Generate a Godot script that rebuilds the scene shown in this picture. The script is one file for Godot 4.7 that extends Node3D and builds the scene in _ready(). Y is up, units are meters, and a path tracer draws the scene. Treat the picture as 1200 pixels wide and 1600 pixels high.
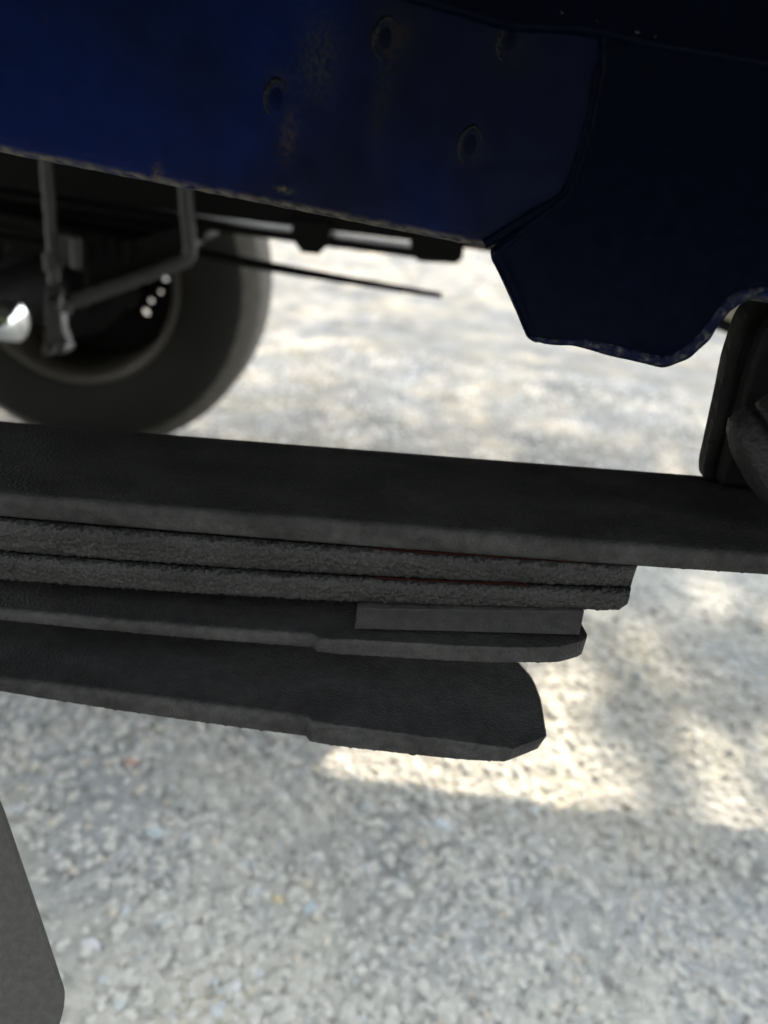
extends Node3D
# Close view under a truck: black leaf spring under a navy chassis rail, far wheel and pale concrete behind.
# x runs along the truck, y is up, z comes towards the open side where the camera is; the ground is y = 0.

var rng := RandomNumberGenerator.new()
var coarse := FastNoiseLite.new()
var fine := FastNoiseLite.new()
var M := {}

# ---------------------------------------------------------------- small helpers
func lin(r: float, g: float, b: float) -> Color:
	return Color(r, g, b).linear_to_srgb()

func noise_tex(freq: float, octaves: int, lo: Color, hi: Color, kind := FastNoiseLite.TYPE_SIMPLEX_SMOOTH, size := 512, sd := 1, mid := 0.5) -> NoiseTexture2D:
	var n := FastNoiseLite.new()
	n.noise_type = kind
	n.frequency = freq
	n.seed = sd
	n.fractal_type = FastNoiseLite.FRACTAL_FBM
	n.fractal_octaves = octaves
	var t := NoiseTexture2D.new()
	t.width = size
	t.height = size
	t.seamless = true
	t.noise = n
	var g := Gradient.new()
	g.offsets = PackedFloat32Array([0.0, mid, 1.0])
	g.colors = PackedColorArray([lo, lo.lerp(hi, 0.5), hi])
	t.color_ramp = g
	return t

func mat(name_: String, c: Color, rough: float, metal := 0.0) -> StandardMaterial3D:
	var m := StandardMaterial3D.new()
	m.resource_name = name_
	m.albedo_color = c
	m.roughness = rough
	m.metallic = metal
	M[name_] = m
	return m

func relief(m: StandardMaterial3D, bump: Texture2D, cm: float, tile: float, tint: Texture2D = null) -> void:
	m.uv1_triplanar = true
	m.uv1_scale = Vector3.ONE / tile
	m.heightmap_enabled = true
	m.heightmap_texture = bump
	m.heightmap_scale = cm
	if tint:
		m.albedo_texture = tint

func numbered(called: String, parent: Node) -> String:
	if not parent.has_node(called):
		return called
	var k := 1
	while parent.has_node("%s_%03d" % [called, k]):
		k += 1
	return "%s_%03d" % [called, k]

func thing(called: String, label: String, category: String, at := Vector3.ZERO, turn := Vector3.ZERO, group := "") -> Node3D:
	var o := Node3D.new()
	o.name = numbered(called, self)
	add_child(o)
	o.position = at
	o.rotation_degrees = turn
	o.set_meta("label", label)
	o.set_meta("category", category)
	if group:
		o.set_meta("group", group)
	return o

func part(called: String, mesh: Mesh, m: Material, parent: Node) -> MeshInstance3D:
	var o := MeshInstance3D.new()
	o.name = numbered(called, parent)
	o.mesh = mesh
	o.material_override = m
	parent.add_child(o, true)
	return o

func finish(st: SurfaceTool) -> ArrayMesh:
	st.generate_normals()
	st.index()
	return st.commit()

func start() -> SurfaceTool:
	var st := SurfaceTool.new()
	st.begin(Mesh.PRIMITIVE_TRIANGLES)
	return st

func tri(st: SurfaceTool, a: Vector3, b: Vector3, c: Vector3) -> void:
	st.add_vertex(a)
	st.add_vertex(b)
	st.add_vertex(c)

func quad(st: SurfaceTool, a: Vector3, b: Vector3, c: Vector3, d: Vector3) -> void:
	tri(st, a, b, c)
	tri(st, a, c, d)

# rows of points joined into a skin; each row is closed on itself when closed is set
func skin(st: SurfaceTool, rows: Array, closed: bool, group := 0) -> void:
	st.set_smooth_group(group)
	for i in rows.size() - 1:
		var p: PackedVector3Array = rows[i]
		var q: PackedVector3Array = rows[i + 1]
		var n := p.size()
		for j in (n if closed else n - 1):
			var k := (j + 1) % n
			quad(st, p[j], q[j], q[k], p[k])

func fan(st: SurfaceTool, ring: PackedVector3Array, flip: bool, group := 1) -> void:
	st.set_smooth_group(group)
	var c := Vector3.ZERO
	for v in ring:
		c += v
	c /= ring.size()
	for j in ring.size():
		var k := (j + 1) % ring.size()
		if flip:
			tri(st, c, ring[k], ring[j])
		else:
			tri(st, c, ring[j], ring[k])

func box(size: Vector3, bevel := 0.002) -> ArrayMesh:
	var poly := PackedVector2Array([Vector2(-size.x, -size.y) / 2, Vector2(size.x, -size.y) / 2, Vector2(size.x, size.y) / 2, Vector2(-size.x, size.y) / 2])
	return plate(poly, size.z / 2, size.z, bevel, 0.0, 0.0)

# A flat plate: outline in x-y (anticlockwise), front at z_front, rounded front rim, optional rough edge.
func plate(poly: PackedVector2Array, z_front: float, thick: float, bevel: float, step := 0.0, rough := 0.0, soft := 4) -> ArrayMesh:
	var pts := PackedVector2Array()
	for i in poly.size():
		var a := poly[i]
		var b := poly[(i + 1) % poly.size()]
		var n := maxi(1, int(a.distance_to(b) / step)) if step > 0.0 else 1
		for k in n:
			pts.append(a.lerp(b, float(k) / n))
	if step > 0.0:
		for pass_ in soft:
			var sm := pts.duplicate()
			for i in pts.size():
				sm[i] = pts[i] * 0.5 + (pts[i - 1] + pts[(i + 1) % pts.size()]) * 0.25
			pts = sm
	var st := start()
	var n := pts.size()
	var nrm := PackedVector2Array()
	for i in n:
		var e1 := (pts[i] - pts[i - 1]).normalized()
		var e2 := (pts[(i + 1) % n] - pts[i]).normalized()
		var v := Vector2(e1.y, -e1.x) + Vector2(e2.y, -e2.x)
		nrm.append(v.normalized() / maxf(0.5, sqrt((1.0 + e1.dot(e2)) / 2.0)))
	var rows := []
	var back := PackedVector3Array()
	for i in n:
		back.append(Vector3(pts[i].x, pts[i].y, z_front - thick))
	rows.append(back)
	for k in 7:
		var ang := PI / 2 * k / 6.0
		var row := PackedVector3Array()
		for i in n:
			var j := 0.0
			if rough > 0.0:
				var q := Vector3(pts[i].x, pts[i].y, k * 0.002)
				j = rough * (coarse.get_noise_3dv(q * 900.0) + 0.6 * coarse.get_noise_3dv(q * 3000.0)) * (1.0 - 0.75 * k / 6.0)
			var inset := bevel * (1.0 - cos(ang)) - j
			var p := pts[i] - nrm[i] * inset
			row.append(Vector3(p.x, p.y, z_front - bevel * (1.0 - sin(ang)) + j * 0.4))
		rows.append(row)
	skin(st, rows, true, 0)
	for side in 2:
		st.set_smooth_group(1 + side)
		var ids := Geometry2D.triangulate_polygon(pts)
		for t in range(0, ids.size(), 3):
			var w := []
			for k in 3:
				var at: int = ids[t + k]
				var row: PackedVector3Array = rows[7 if side == 0 else 0]
				w.append(row[at])
			var up: float = (w[1] - w[0]).cross(w[2] - w[0]).z
			if (up > 0.0) == (side == 0):
				tri(st, w[0], w[2], w[1])
			else:
				tri(st, w[0], w[1], w[2])
	return finish(st)

# A tube along a line of points, with a radius for each, and optional lumps
func tube(line: Array, radii: Array, sides := 12, lump := 0.0, lump_size := 0.004) -> ArrayMesh:
	var st := start()
	var rows := []
	for i in line.size():
		var p: Vector3 = line[i]
		var d: Vector3 = (line[mini(i + 1, line.size() - 1)] - line[maxi(i - 1, 0)]).normalized()
		var side := d.cross(Vector3.BACK if absf(d.z) < 0.8 else Vector3.UP).normalized()
		var other := side.cross(d)
		var r: float = radii[mini(i, radii.size() - 1)]
		var row := PackedVector3Array()
		for k in sides:
			var a := TAU * k / sides
			var o := side * cos(a) + other * sin(a)
			var q := p + o * r
			q += o * lump * coarse.get_noise_3dv(q / lump_size * 2.0)
			row.append(q)
		rows.append(row)
	skin(st, rows, true, 0)
	fan(st, rows[0], true, 1)
	fan(st, rows[-1], false, 2)
	return finish(st)

# a line resampled with rounded corners
func bent(pts: Array, step: float) -> Array:
	var c := Curve3D.new()
	for i in pts.size():
		var p: Vector3 = pts[i]
		var t := Vector3.ZERO
		if i > 0 and i < pts.size() - 1:
			t = (pts[i + 1] - pts[i - 1]) * 0.14
		c.add_point(p, -t, t)
	c.bake_interval = step
	return Array(c.get_baked_points())

# turned about the z axis; the profile is a list of (radius, z)
# with notches > 0, every sixth column of the profile rows listed in cut is notched by that much
func lathe(profile: Array, seg := 96, notches := 0.0, cut := []) -> ArrayMesh:
	var st := start()
	var rows := []
	for i in profile.size():
		var p: Vector2 = profile[i]
		var row := PackedVector3Array()
		for k in seg:
			var a := TAU * k / seg
			var r := p.x
			if notches > 0.0 and k % 6 == 0 and i in cut:
				r -= notches
			row.append(Vector3(cos(a) * r, sin(a) * r, p.y))
		rows.append(row)
	skin(st, rows, true, 0)
	return finish(st)

func smooth(a: float, b: float, x: float) -> float:
	return smoothstep(a, b, x)

# ---------------------------------------------------------------- the spring leaves
# top and bottom are (c0, c1, c2) of y = c0 + c1 x + c2 x²; left of x = -0.2 all leaves run on straight, side by side
func curve(c: Vector3, x: float) -> float:
	if x >= -0.2:
		return c.x + c.y * x + c.z * x * x
	return c.x + c.y * -0.2 + c.z * 0.04 + 0.05 * (x + 0.2)

func arc(ring: Array, rr: float, cz: float, cy: float, a0: float, n: int) -> void:
	for k in n + 1:
		var a := a0 + PI / 2 * k / n
		ring.append([cz + rr * cos(a), cy + rr * sin(a), Vector2(cos(a), sin(a))])

const ACROSS := 30

func leaf(d: Dictionary) -> ArrayMesh:
	var st := start()
	var rows := []
	var z0: float = d.front
	var w: float = d.width
	var tip: Curve = d.tip
	var xs := PackedFloat32Array()
	var x := -0.66
	while x < -0.215:
		xs.append(x)
		x += 0.015
	var last: float = d.end
	var steps := int((last + 0.2) / 0.0011)
	for i in steps + 1:
		xs.append(lerpf(-0.2, last, float(i) / steps))
	var x_break := last - 0.045
	for i in xs.size():
		var row := PackedVector3Array()
		var u := xs[i]
		var rr: float = d.round
		var zf := z0
		if d.has("pad"):
			var s := smooth(d.pad - 0.001, d.pad + 0.016, u)
			var lip := smooth(d.pad - 0.001, d.pad + 0.0022, u)
			rr = lerpf(rr, 0.0014, s)
			zf += 0.0034 * lip
		var yt := curve(d.top, u)
		var yb := curve(d.bottom, u)
		if d.has("pad_rise"):
			var s2 := smooth(d.pad, d.pad + 0.02, u)
			yt += d.pad_rise * s2
			yb += d.pad_rise * 0.5 * s2
		rr = minf(rr, (yt - yb) * 0.49)
		var zb := z0 - w
		var ring := []   # (z, y, outward)
		# going round: front bottom, front side, front top, top, back, bottom
		arc(ring, rr, zf - rr, yb + rr, -PI / 2, 6)
		for k in range(1, 6):
			ring.append([zf, lerpf(yb + rr, yt - rr, k / 6.0), Vector2(1, 0)])
		arc(ring, rr, zf - rr, yt - rr, 0.0, 6)
		for k in range(1, ACROSS):
			ring.append([lerpf(zf - rr, zb + rr, float(k) / ACROSS), yt, Vector2(0, 1)])
		arc(ring, rr, zb + rr, yt - rr, PI / 2, 3)
		arc(ring, rr, zb + rr, yb + rr, PI, 3)
		for k in range(1, ACROSS):
			ring.append([lerpf(zb + rr, zf - rr, float(k) / ACROSS), yb, Vector2(0, -1)])
		for q in ring:
			var zn: float = clampf((zf - q[0]) / (zf - zb), 0.0, 1.0)
			var xe: float = last - tip.sample_baked(zn)
			if d.has("slant"):
				xe -= d.slant * smooth(0.55, 0.0, clampf((q[1] - yb) / (yt - yb), 0.0, 1.0))
			var px: float = u
			if u > x_break:
				px = x_break + (u - x_break) * (xe - x_break) / (last - x_break)
			var o: Vector2 = q[2]
			var p := Vector3(px, q[1], q[0])
			var edge: float = clampf(o.x, 0.0, 1.0)
			var lump: float = d.lump * (0.25 + 0.75 * edge)
			var sd: float = d.seed
			var h := lump * (coarse.get_noise_3d(px * 420.0 + sd, p.y * 420.0, p.z * 420.0) + 0.7 * coarse.get_noise_3d(px * 1100.0, p.y * 1100.0 + sd, p.z * 1100.0))
			var bumps := coarse.get_noise_3d(px * 300.0, p.y * 300.0 + sd, p.z * 300.0 + 50.0)
			h += 0.0006 * smooth(0.55, 0.75, bumps) * edge
			p.z += o.x * h
			p.y += o.y * h
			row.append(p)
		rows.append(row)
	skin(st, rows, true, 0)
	# the cut end, in upright strips between the upper and the lower edge
	st.set_smooth_group(2)
	var e: PackedVector3Array = rows[-1]
	var n := e.size()
	var lo := 0
	var hi := 18
	var count := 0
	while count < ACROSS + 3:
		var i0 := hi + count
		var j0 := (lo - count + n) % n
		quad(st, e[j0], e[i0], e[i0 + 1], e[(j0 - 1 + n) % n])
		count += 1
	var side := PackedVector3Array()
	for k in range(0, 19):
		side.append(e[k])
	fan(st, side, false, 2)
	var rear := PackedVector3Array()
	for k in range(hi + ACROSS + 3, n - ACROSS - 2):
		rear.append(e[k])
	fan(st, rear, false, 2)
	# shade painted in: flats darkened by face direction; outward edges left dusty and paler
	var done := finish(st).surface_get_arrays(0)
	var normals: PackedVector3Array = done[Mesh.ARRAY_NORMAL]
	var at: PackedVector3Array = done[Mesh.ARRAY_VERTEX]
	var wear_and_shade := PackedColorArray()
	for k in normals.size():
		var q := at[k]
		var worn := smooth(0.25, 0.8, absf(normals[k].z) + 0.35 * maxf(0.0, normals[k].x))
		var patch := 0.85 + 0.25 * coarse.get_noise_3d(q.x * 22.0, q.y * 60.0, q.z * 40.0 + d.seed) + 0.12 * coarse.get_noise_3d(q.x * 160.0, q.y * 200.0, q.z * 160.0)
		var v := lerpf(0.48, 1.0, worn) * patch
		wear_and_shade.append(Color(v, v, v * lerpf(1.03, 0.98, worn)))
	done[Mesh.ARRAY_COLOR] = wear_and_shade
	var out := ArrayMesh.new()
	out.add_surface_from_arrays(Mesh.PRIMITIVE_TRIANGLES, done)
	return out

func tip_curve(pts: Array) -> Curve:
	var c := Curve.new()
	c.min_value = 0.0
	c.max_value = 0.1
	for p in pts:
		c.add_point(p, 0, 0, Curve.TANGENT_LINEAR, Curve.TANGENT_LINEAR)
	c.bake_resolution = 400
	return c

# ---------------------------------------------------------------- the scene
func _ready() -> void:
	rng.seed = 7
	coarse.noise_type = FastNoiseLite.TYPE_SIMPLEX_SMOOTH
	coarse.frequency = 1.0
	coarse.fractal_type = FastNoiseLite.FRACTAL_NONE
	fine.noise_type = FastNoiseLite.TYPE_SIMPLEX_SMOOTH
	fine.frequency = 1.0
	fine.fractal_octaves = 4
	camera_and_light()
	materials()
	ground()
	tree()
	added_hedge()
	truck_deck()
	chassis_rail()
	near_spring()
	shackle()
	far_rail()
	far_spring()
	far_wheel()
	bracket()
	small_things()
	black_plate()

func camera_and_light() -> void:
	var cam := Camera3D.new()
	cam.name = "camera"
	cam.position = Vector3(0, 0.8, 0)
	cam.rotation_degrees = Vector3(-26.5, 0, 8.0)
	cam.near = 0.02
	cam.far = 400.0
	var at := CameraAttributesPhysical.new()
	at.frustum_focal_length = 17.326
	at.frustum_near = 0.02
	at.frustum_far = 400.0
	at.frustum_focus_distance = 0.345
	at.exposure_aperture = 3.3
	cam.attributes = at
	cam.fov = 69.42
	add_child(cam)
	cam.make_current()
	var sun := DirectionalLight3D.new()
	sun.name = "sun"
	sun.light_color = Color(1.0, 0.93, 0.82)
	sun.light_energy = 0.6
	sun.light_angular_distance = 0.5
	sun.shadow_enabled = true
	add_child(sun)
	sun.look_at_from_position(Vector3.ZERO, Vector3(-0.282, -0.616, 0.736))
	var env := Environment.new()
	env.background_mode = Environment.BG_SKY
	var sky := ProceduralSkyMaterial.new()
	sky.sky_top_color = Color(0.615, 0.63, 0.64)
	sky.sky_horizon_color = Color(0.73, 0.735, 0.73)
	sky.sky_curve = 0.2
	sky.ground_bottom_color = Color(0.55, 0.54, 0.51)
	sky.ground_horizon_color = Color(0.68, 0.68, 0.66)
	sky.sun_angle_max = 8.0
	env.sky = Sky.new()
	env.sky.sky_material = sky
	env.background_energy_multiplier = 2.0
	env.tonemap_mode = Environment.TONE_MAPPER_LINEAR
	env.tonemap_exposure = 8.2
	env.sdfgi_enabled = true
	env.ssao_enabled = true
	env.ssil_enabled = true
	var we := WorldEnvironment.new()
	we.name = "world"
	we.environment = env
	add_child(we)

func materials() -> void:
	var pits := noise_tex(0.02, 4, Color.BLACK, Color.WHITE, FastNoiseLite.TYPE_SIMPLEX_SMOOTH, 512, 3)
	var grain := noise_tex(0.05, 3, Color.BLACK, Color.WHITE, FastNoiseLite.TYPE_SIMPLEX_SMOOTH, 512, 5)
	var tone := noise_tex(0.012, 4, Color(0.8, 0.8, 0.82), Color(1, 1, 1), FastNoiseLite.TYPE_SIMPLEX_SMOOTH, 512, 8)
	var m := mat("black paint", lin(0.0450, 0.0444, 0.0434), 0.48)
	m.metallic_specular = 0.09
	relief(m, grain, 0.07, 0.06, tone)
	m = mat("rough black paint", lin(0.0300, 0.0297, 0.0290), 0.42)
	m.metallic_specular = 0.28
	relief(m, pits, 0.13, 0.030, noise_tex(0.02, 4, Color(0.70, 0.70, 0.70), Color(1, 1, 1), FastNoiseLite.TYPE_SIMPLEX_SMOOTH, 512, 3))
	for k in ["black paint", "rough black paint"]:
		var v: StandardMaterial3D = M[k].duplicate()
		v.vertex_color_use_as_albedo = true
		v.resource_name = "worn " + k  # leaf copies: vertex colour brings edge wear and painted shade on the flats
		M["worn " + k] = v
	m = mat("dark steel", lin(0.009, 0.009, 0.0088), 0.5)
	m.metallic_specular = 0.15
	relief(m, pits, 0.05, 0.06, tone)
	m = mat("dusty steel", lin(0.021, 0.0207, 0.0195), 0.5, 0.1)
	relief(m, pits, 0.05, 0.06, tone)
	mat("bare metal", lin(0.75, 0.76, 0.78), 0.16, 1.0)
	m = mat("rubber", lin(0.027, 0.0266, 0.0255), 0.75)
	m.metallic_specular = 0.2
	relief(m, grain, 0.03, 0.08, tone)
	m = mat("dusty rubber", lin(0.021, 0.021, 0.0208), 0.6)
	m.metallic_specular = 0.3
	relief(m, pits, 0.07, 0.03, noise_tex(0.03, 4, Color(0.30, 0.30, 0.30), Color(1, 1, 1), FastNoiseLite.TYPE_SIMPLEX_SMOOTH, 512, 21))
	m = mat("tread rubber", lin(0.085, 0.080, 0.068), 0.9)
	relief(m, grain, 0.05, 0.1, tone)
	m = mat("rim paint", lin(0.065, 0.056, 0.044), 0.55, 0.1)
	relief(m, pits, 0.03, 0.1, tone)
	m = mat("grey plate paint", lin(0.046, 0.0445, 0.041), 0.6)
	m.metallic_specular = 0.25
	relief(m, grain, 0.02, 0.03, tone)
	m = mat("red primer", lin(0.012, 0.0035, 0.0028), 0.8)
	m.metallic_specular = 0.1
	m = mat("weld paint", lin(0.0022, 0.0026, 0.0060), 0.3)
	m.metallic_specular = 0.25
	relief(m, pits, 0.06, 0.02)
	m = mat("bright weld paint", lin(0.0010, 0.0015, 0.0045), 0.15)
	m.metallic_specular = 0.4
	relief(m, pits, 0.08, 0.012)
	m = mat("navy paint", lin(0.0024, 0.0050, 0.025), 0.3)
	m.metallic_specular = 0.09
	relief(m, grain, 0.012, 0.05, tone)
	m = mat("shaded navy paint", lin(0.0018, 0.0029, 0.0088), 0.28)  # navy darkened in colour, standing for shade at the hanger end
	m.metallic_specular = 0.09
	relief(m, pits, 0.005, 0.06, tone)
	m = mat("sheen mottled navy paint", Color.WHITE, 0.35)  # grey mottling stands for chips and ground reflected in the bevel
	m.metallic_specular = 0.12
	relief(m, pits, 0.05, 0.02)
	var sheen_mottle := noise_tex(0.02, 4, lin(0.002, 0.003, 0.010), lin(0.075, 0.070, 0.066), FastNoiseLite.TYPE_SIMPLEX_SMOOTH, 512, 17)
	sheen_mottle.color_ramp.offsets = PackedFloat32Array([0.0, 0.52, 0.78])
	sheen_mottle.color_ramp.colors = PackedColorArray([lin(0.0026, 0.0038, 0.017), lin(0.006, 0.0075, 0.021), lin(0.05, 0.048, 0.050)])
	m.albedo_texture = sheen_mottle
	m.uv1_scale = Vector3.ONE / 0.06
	m = mat("bark", lin(0.09, 0.07, 0.05), 0.9)
	relief(m, pits, 0.6, 0.3, tone)
	m = mat("hedge green", lin(0.030, 0.045, 0.020), 0.8)
	m.metallic_specular = 0.2
	relief(m, pits, 4.0, 0.8, tone)
	m = mat("leaf green", Color.WHITE, 0.6)
	m.vertex_color_use_as_albedo = true
	m.backlight_enabled = true
	m.backlight = Color(0.3, 0.35, 0.2)
	m = mat("dimmed navy paint", lin(0.0038, 0.0046, 0.0115), 0.4)  # plug colour matched to the shade painted on the web
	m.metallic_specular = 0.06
	m = mat("liner black", lin(0.030, 0.0297, 0.029), 0.5)
	m.metallic_specular = 0.09
	relief(m, grain, 0.06, 0.05, tone)
	m = mat("deck boards", lin(0.06, 0.055, 0.05), 0.8)
	relief(m, pits, 0.1, 0.3, tone)
	m = mat("beige paint", lin(0.30, 0.27, 0.21), 0.6)

func ground() -> void:
	var n1 := FastNoiseLite.new()
	n1.seed = 4
	n1.frequency = 1.0
	n1.fractal_octaves = 3
	var cell := FastNoiseLite.new()
	cell.noise_type = FastNoiseLite.TYPE_CELLULAR
	cell.cellular_return_type = FastNoiseLite.RETURN_DISTANCE
	cell.frequency = 1.0
	cell.fractal_type = FastNoiseLite.FRACTAL_NONE
	var xs := []
	var zs := []
	var x := 0.0
	var s := 0.0065
	x = -0.62
	while x < 1.05:
		xs.append(x)
		x += s
	var grow := s
	while x < 70.0:
		xs.append(x)
		grow *= 1.12
		x += grow
	grow = s
	x = -0.62 - s
	while x > -70.0:
		xs.push_front(x)
		grow *= 1.12
		x -= grow
	x = -0.3
	while x > -1.6:
		zs.append(x)
		x -= s
	grow = s
	while x > -90.0:
		zs.append(x)
		grow *= 1.02 if x > -6.0 else 1.12
		x -= grow
	grow = s
	x = -0.3 + s
	while x < 70.0:
		zs.push_front(x)
		grow *= 1.12
		x += grow
	var verts := PackedVector3Array()
	var colors := PackedColorArray()
	var ids := PackedInt32Array()
	for zz in zs:
		for xx in xs:
			var near: float = clampf(1.0 - (Vector2(xx, zz).length() - 3.0) / 12.0, 0.0, 1.0)
			var h := 0.006 * n1.get_noise_2d(xx * 1.6, zz * 1.6) + 0.004 * n1.get_noise_2d(xx * 9.0 + 40.0, zz * 9.0)
			if near > 0.0:
				h += near * 0.0030 * n1.get_noise_2d(xx * 45.0, zz * 45.0)
				h -= near * 0.0058 * (cell.get_noise_2d(xx * 70.0, zz * 70.0) + 0.5)
			verts.append(Vector3(xx, h, zz))
			# stains: far ground painted darker to curb sunlit brightness, streaked brown and grey
			var far_dim := smoothstep(-1.62, -1.78, zz + 0.05 * n1.get_noise_2d(xx * 3.0, 7.0))
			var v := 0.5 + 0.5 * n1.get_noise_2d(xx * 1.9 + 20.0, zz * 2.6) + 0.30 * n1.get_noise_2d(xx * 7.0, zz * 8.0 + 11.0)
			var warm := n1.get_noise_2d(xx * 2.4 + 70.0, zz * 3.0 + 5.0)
			var k := lerpf(0.80 + 0.28 * v, 0.21 + 0.28 * v, far_dim)
			var w := lerpf(0.09, 0.13, far_dim) * warm
			var tan := 1.0 - 0.15 * far_dim
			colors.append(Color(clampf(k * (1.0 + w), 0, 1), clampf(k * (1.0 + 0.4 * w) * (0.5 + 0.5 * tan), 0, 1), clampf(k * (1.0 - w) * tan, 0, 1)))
	var wide := xs.size()
	for i in zs.size() - 1:
		for j in wide - 1:
			var p := i * wide + j
			ids.append_array([p, p + wide, p + wide + 1, p, p + wide + 1, p + 1])
	var arrays := []
	arrays.resize(Mesh.ARRAY_MAX)
	arrays[Mesh.ARRAY_VERTEX] = verts
	arrays[Mesh.ARRAY_COLOR] = colors
	arrays[Mesh.ARRAY_INDEX] = ids
	var st := SurfaceTool.new()
	st.create_from_arrays(arrays)
	st.generate_normals()
	var m := mat("concrete", Color.WHITE, 0.9)
	m.uv1_triplanar = true
	m.uv1_world_triplanar = true
	m.uv1_scale = Vector3.ONE / 0.9
	var ct := FastNoiseLite.new()
	ct.frequency = 0.02
	ct.fractal_octaves = 5
	ct.fractal_gain = 0.62
	ct.seed = 12
	var t := NoiseTexture2D.new()
	t.width = 1024
	t.height = 1024
	t.seamless = true
	t.noise = ct
	var g := Gradient.new()
	g.offsets = PackedFloat32Array([0.0, 0.3, 0.5, 0.7, 1.0])
	g.colors = PackedColorArray([lin(0.30, 0.305, 0.29), lin(0.38, 0.385, 0.37), lin(0.43, 0.43, 0.41), lin(0.47, 0.465, 0.44), lin(0.53, 0.51, 0.47)])
	t.color_ramp = g
	m.albedo_texture = t
	m.heightmap_enabled = true
	m.heightmap_texture = noise_tex(0.03, 5, Color.BLACK, Color.WHITE, FastNoiseLite.TYPE_SIMPLEX_SMOOTH, 1024, 31)
	m.heightmap_scale = 1.3
	m.detail_enabled = true
	m.detail_blend_mode = BaseMaterial3D.BLEND_MODE_MUL
	m.detail_uv_layer = BaseMaterial3D.DETAIL_UV_2
	m.uv2_triplanar = true
	m.uv2_world_triplanar = true
	m.uv2_scale = Vector3.ONE / 3.7
	m.detail_albedo = noise_tex(0.012, 5, Color(0.74, 0.76, 0.80), Color(1.0, 0.985, 0.95), FastNoiseLite.TYPE_SIMPLEX_SMOOTH, 512, 44)
	m.vertex_color_use_as_albedo = true
	var o := part("ground", st.commit(), m, self)
	o.set_meta("kind", "structure")
	o.set_meta("label", "rough grey concrete with exposed stones under and beside the truck")
	# stones standing out of the concrete: too many to count
	var stone_mat := mat("stone", Color.WHITE, 0.85)
	stone_mat.vertex_color_use_as_albedo = true
	for v in 3:
		var mm := MultiMesh.new()
		mm.transform_format = MultiMesh.TRANSFORM_3D
		mm.use_colors = true
		mm.mesh = pebble(v)
		var list := []
		for k in 14000:
			var far := rng.randf() < 0.3
			var px := rng.randf_range(-0.7, 1.1)
			var pz := rng.randf_range(-1.35, -0.33)
			if far:
				px = rng.randf_range(-1.0, 1.8)
				pz = rng.randf_range(-3.2, -1.35)
			# the stones stand denser where the surface has worn
			if n1.get_noise_2d(px * 3.0 + 9.0, pz * 3.0) < rng.randf_range(-0.75, 0.2):
				continue
			var size := 0.0030 + 0.0046 * pow(rng.randf(), 2.0)
			var b := Basis.from_euler(Vector3(rng.randf_range(-0.5, 0.5), rng.randf() * TAU, rng.randf_range(-0.5, 0.5))).scaled(Vector3(1, rng.randf_range(0.4, 0.75), 1) * size)
			var gy := 0.006 * n1.get_noise_2d(px * 1.6, pz * 1.6) + 0.004 * n1.get_noise_2d(px * 9.0 + 40.0, pz * 9.0)
			gy += 0.0030 * n1.get_noise_2d(px * 45.0, pz * 45.0) - 0.0058 * (cell.get_noise_2d(px * 70.0, pz * 70.0) + 0.5)
			var tone := rng.randf_range(0.32, 0.39)
			var c := Color(tone, tone * 0.995, tone * 0.95)
			var pick := rng.randf()
			if pick < 0.06:
				c = Color(tone * 0.88, tone * 0.95, tone)
			elif pick < 0.10:
				c = Color(tone * 1.03, tone * 0.95, tone * 0.82)
			elif pick < 0.17:
				c = Color(0.17, 0.17, 0.165)
			list.append([Transform3D(b, Vector3(px, gy + size * rng.randf_range(-0.32, 0.02), pz)), c])
		mm.instance_count = list.size()
		for k in list.size():
			mm.set_instance_transform(k, list[k][0])
			mm.set_instance_color(k, list[k][1])
		var mi := MultiMeshInstance3D.new()
		mi.name = numbered("exposed_gravel", self)
		mi.multimesh = mm
		mi.material_override = stone_mat
		mi.set_meta("kind", "stuff")
		mi.set_meta("label", ["rounded grey stones exposed in the concrete surface", "flatter pale stones exposed in the concrete surface", "angular stones exposed in the concrete surface"][v])
		mi.set_meta("category", "gravel")
		add_child(mi, true)
	# the few larger stones that stand out
	var spots := [[-0.228, -0.63, 0.011, Color(0.36, 0.42, 0.45)], [-0.019, -0.558, 0.009, Color(0.34, 0.42, 0.46)], [-0.059, -0.564, 0.008, Color(0.44, 0.38, 0.26)], [0.259, -0.552, 0.009, Color(0.25, 0.23, 0.12)], [0.134, -0.701, 0.013, Color(0.42, 0.47, 0.52)], [-0.296, -0.735, 0.009, Color(0.45, 0.30, 0.26)], [-0.144, -0.509, 0.013, Color(0.42, 0.42, 0.40)], [-0.244, -0.483, 0.010, Color(0.46, 0.46, 0.50)], [-0.086, -0.461, 0.008, Color(0.45, 0.45, 0.48)], [0.401, -0.774, 0.012, Color(0.18, 0.17, 0.15)]]
	for k in spots.size():
		var sp: Array = spots[k]
		var sm := mat("stone tone %d" % k, ((sp[3] as Color) * 0.85).linear_to_srgb(), 0.85)
		var pb := part("pebble", pebble(k % 3), sm, o)
		pb.transform = Transform3D(Basis.from_euler(Vector3(0.2, k * 1.3, 0.1)).scaled(Vector3(sp[2], sp[2] * 0.7, sp[2] * 0.8)), Vector3(sp[0], -0.0015, sp[1]))

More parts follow.
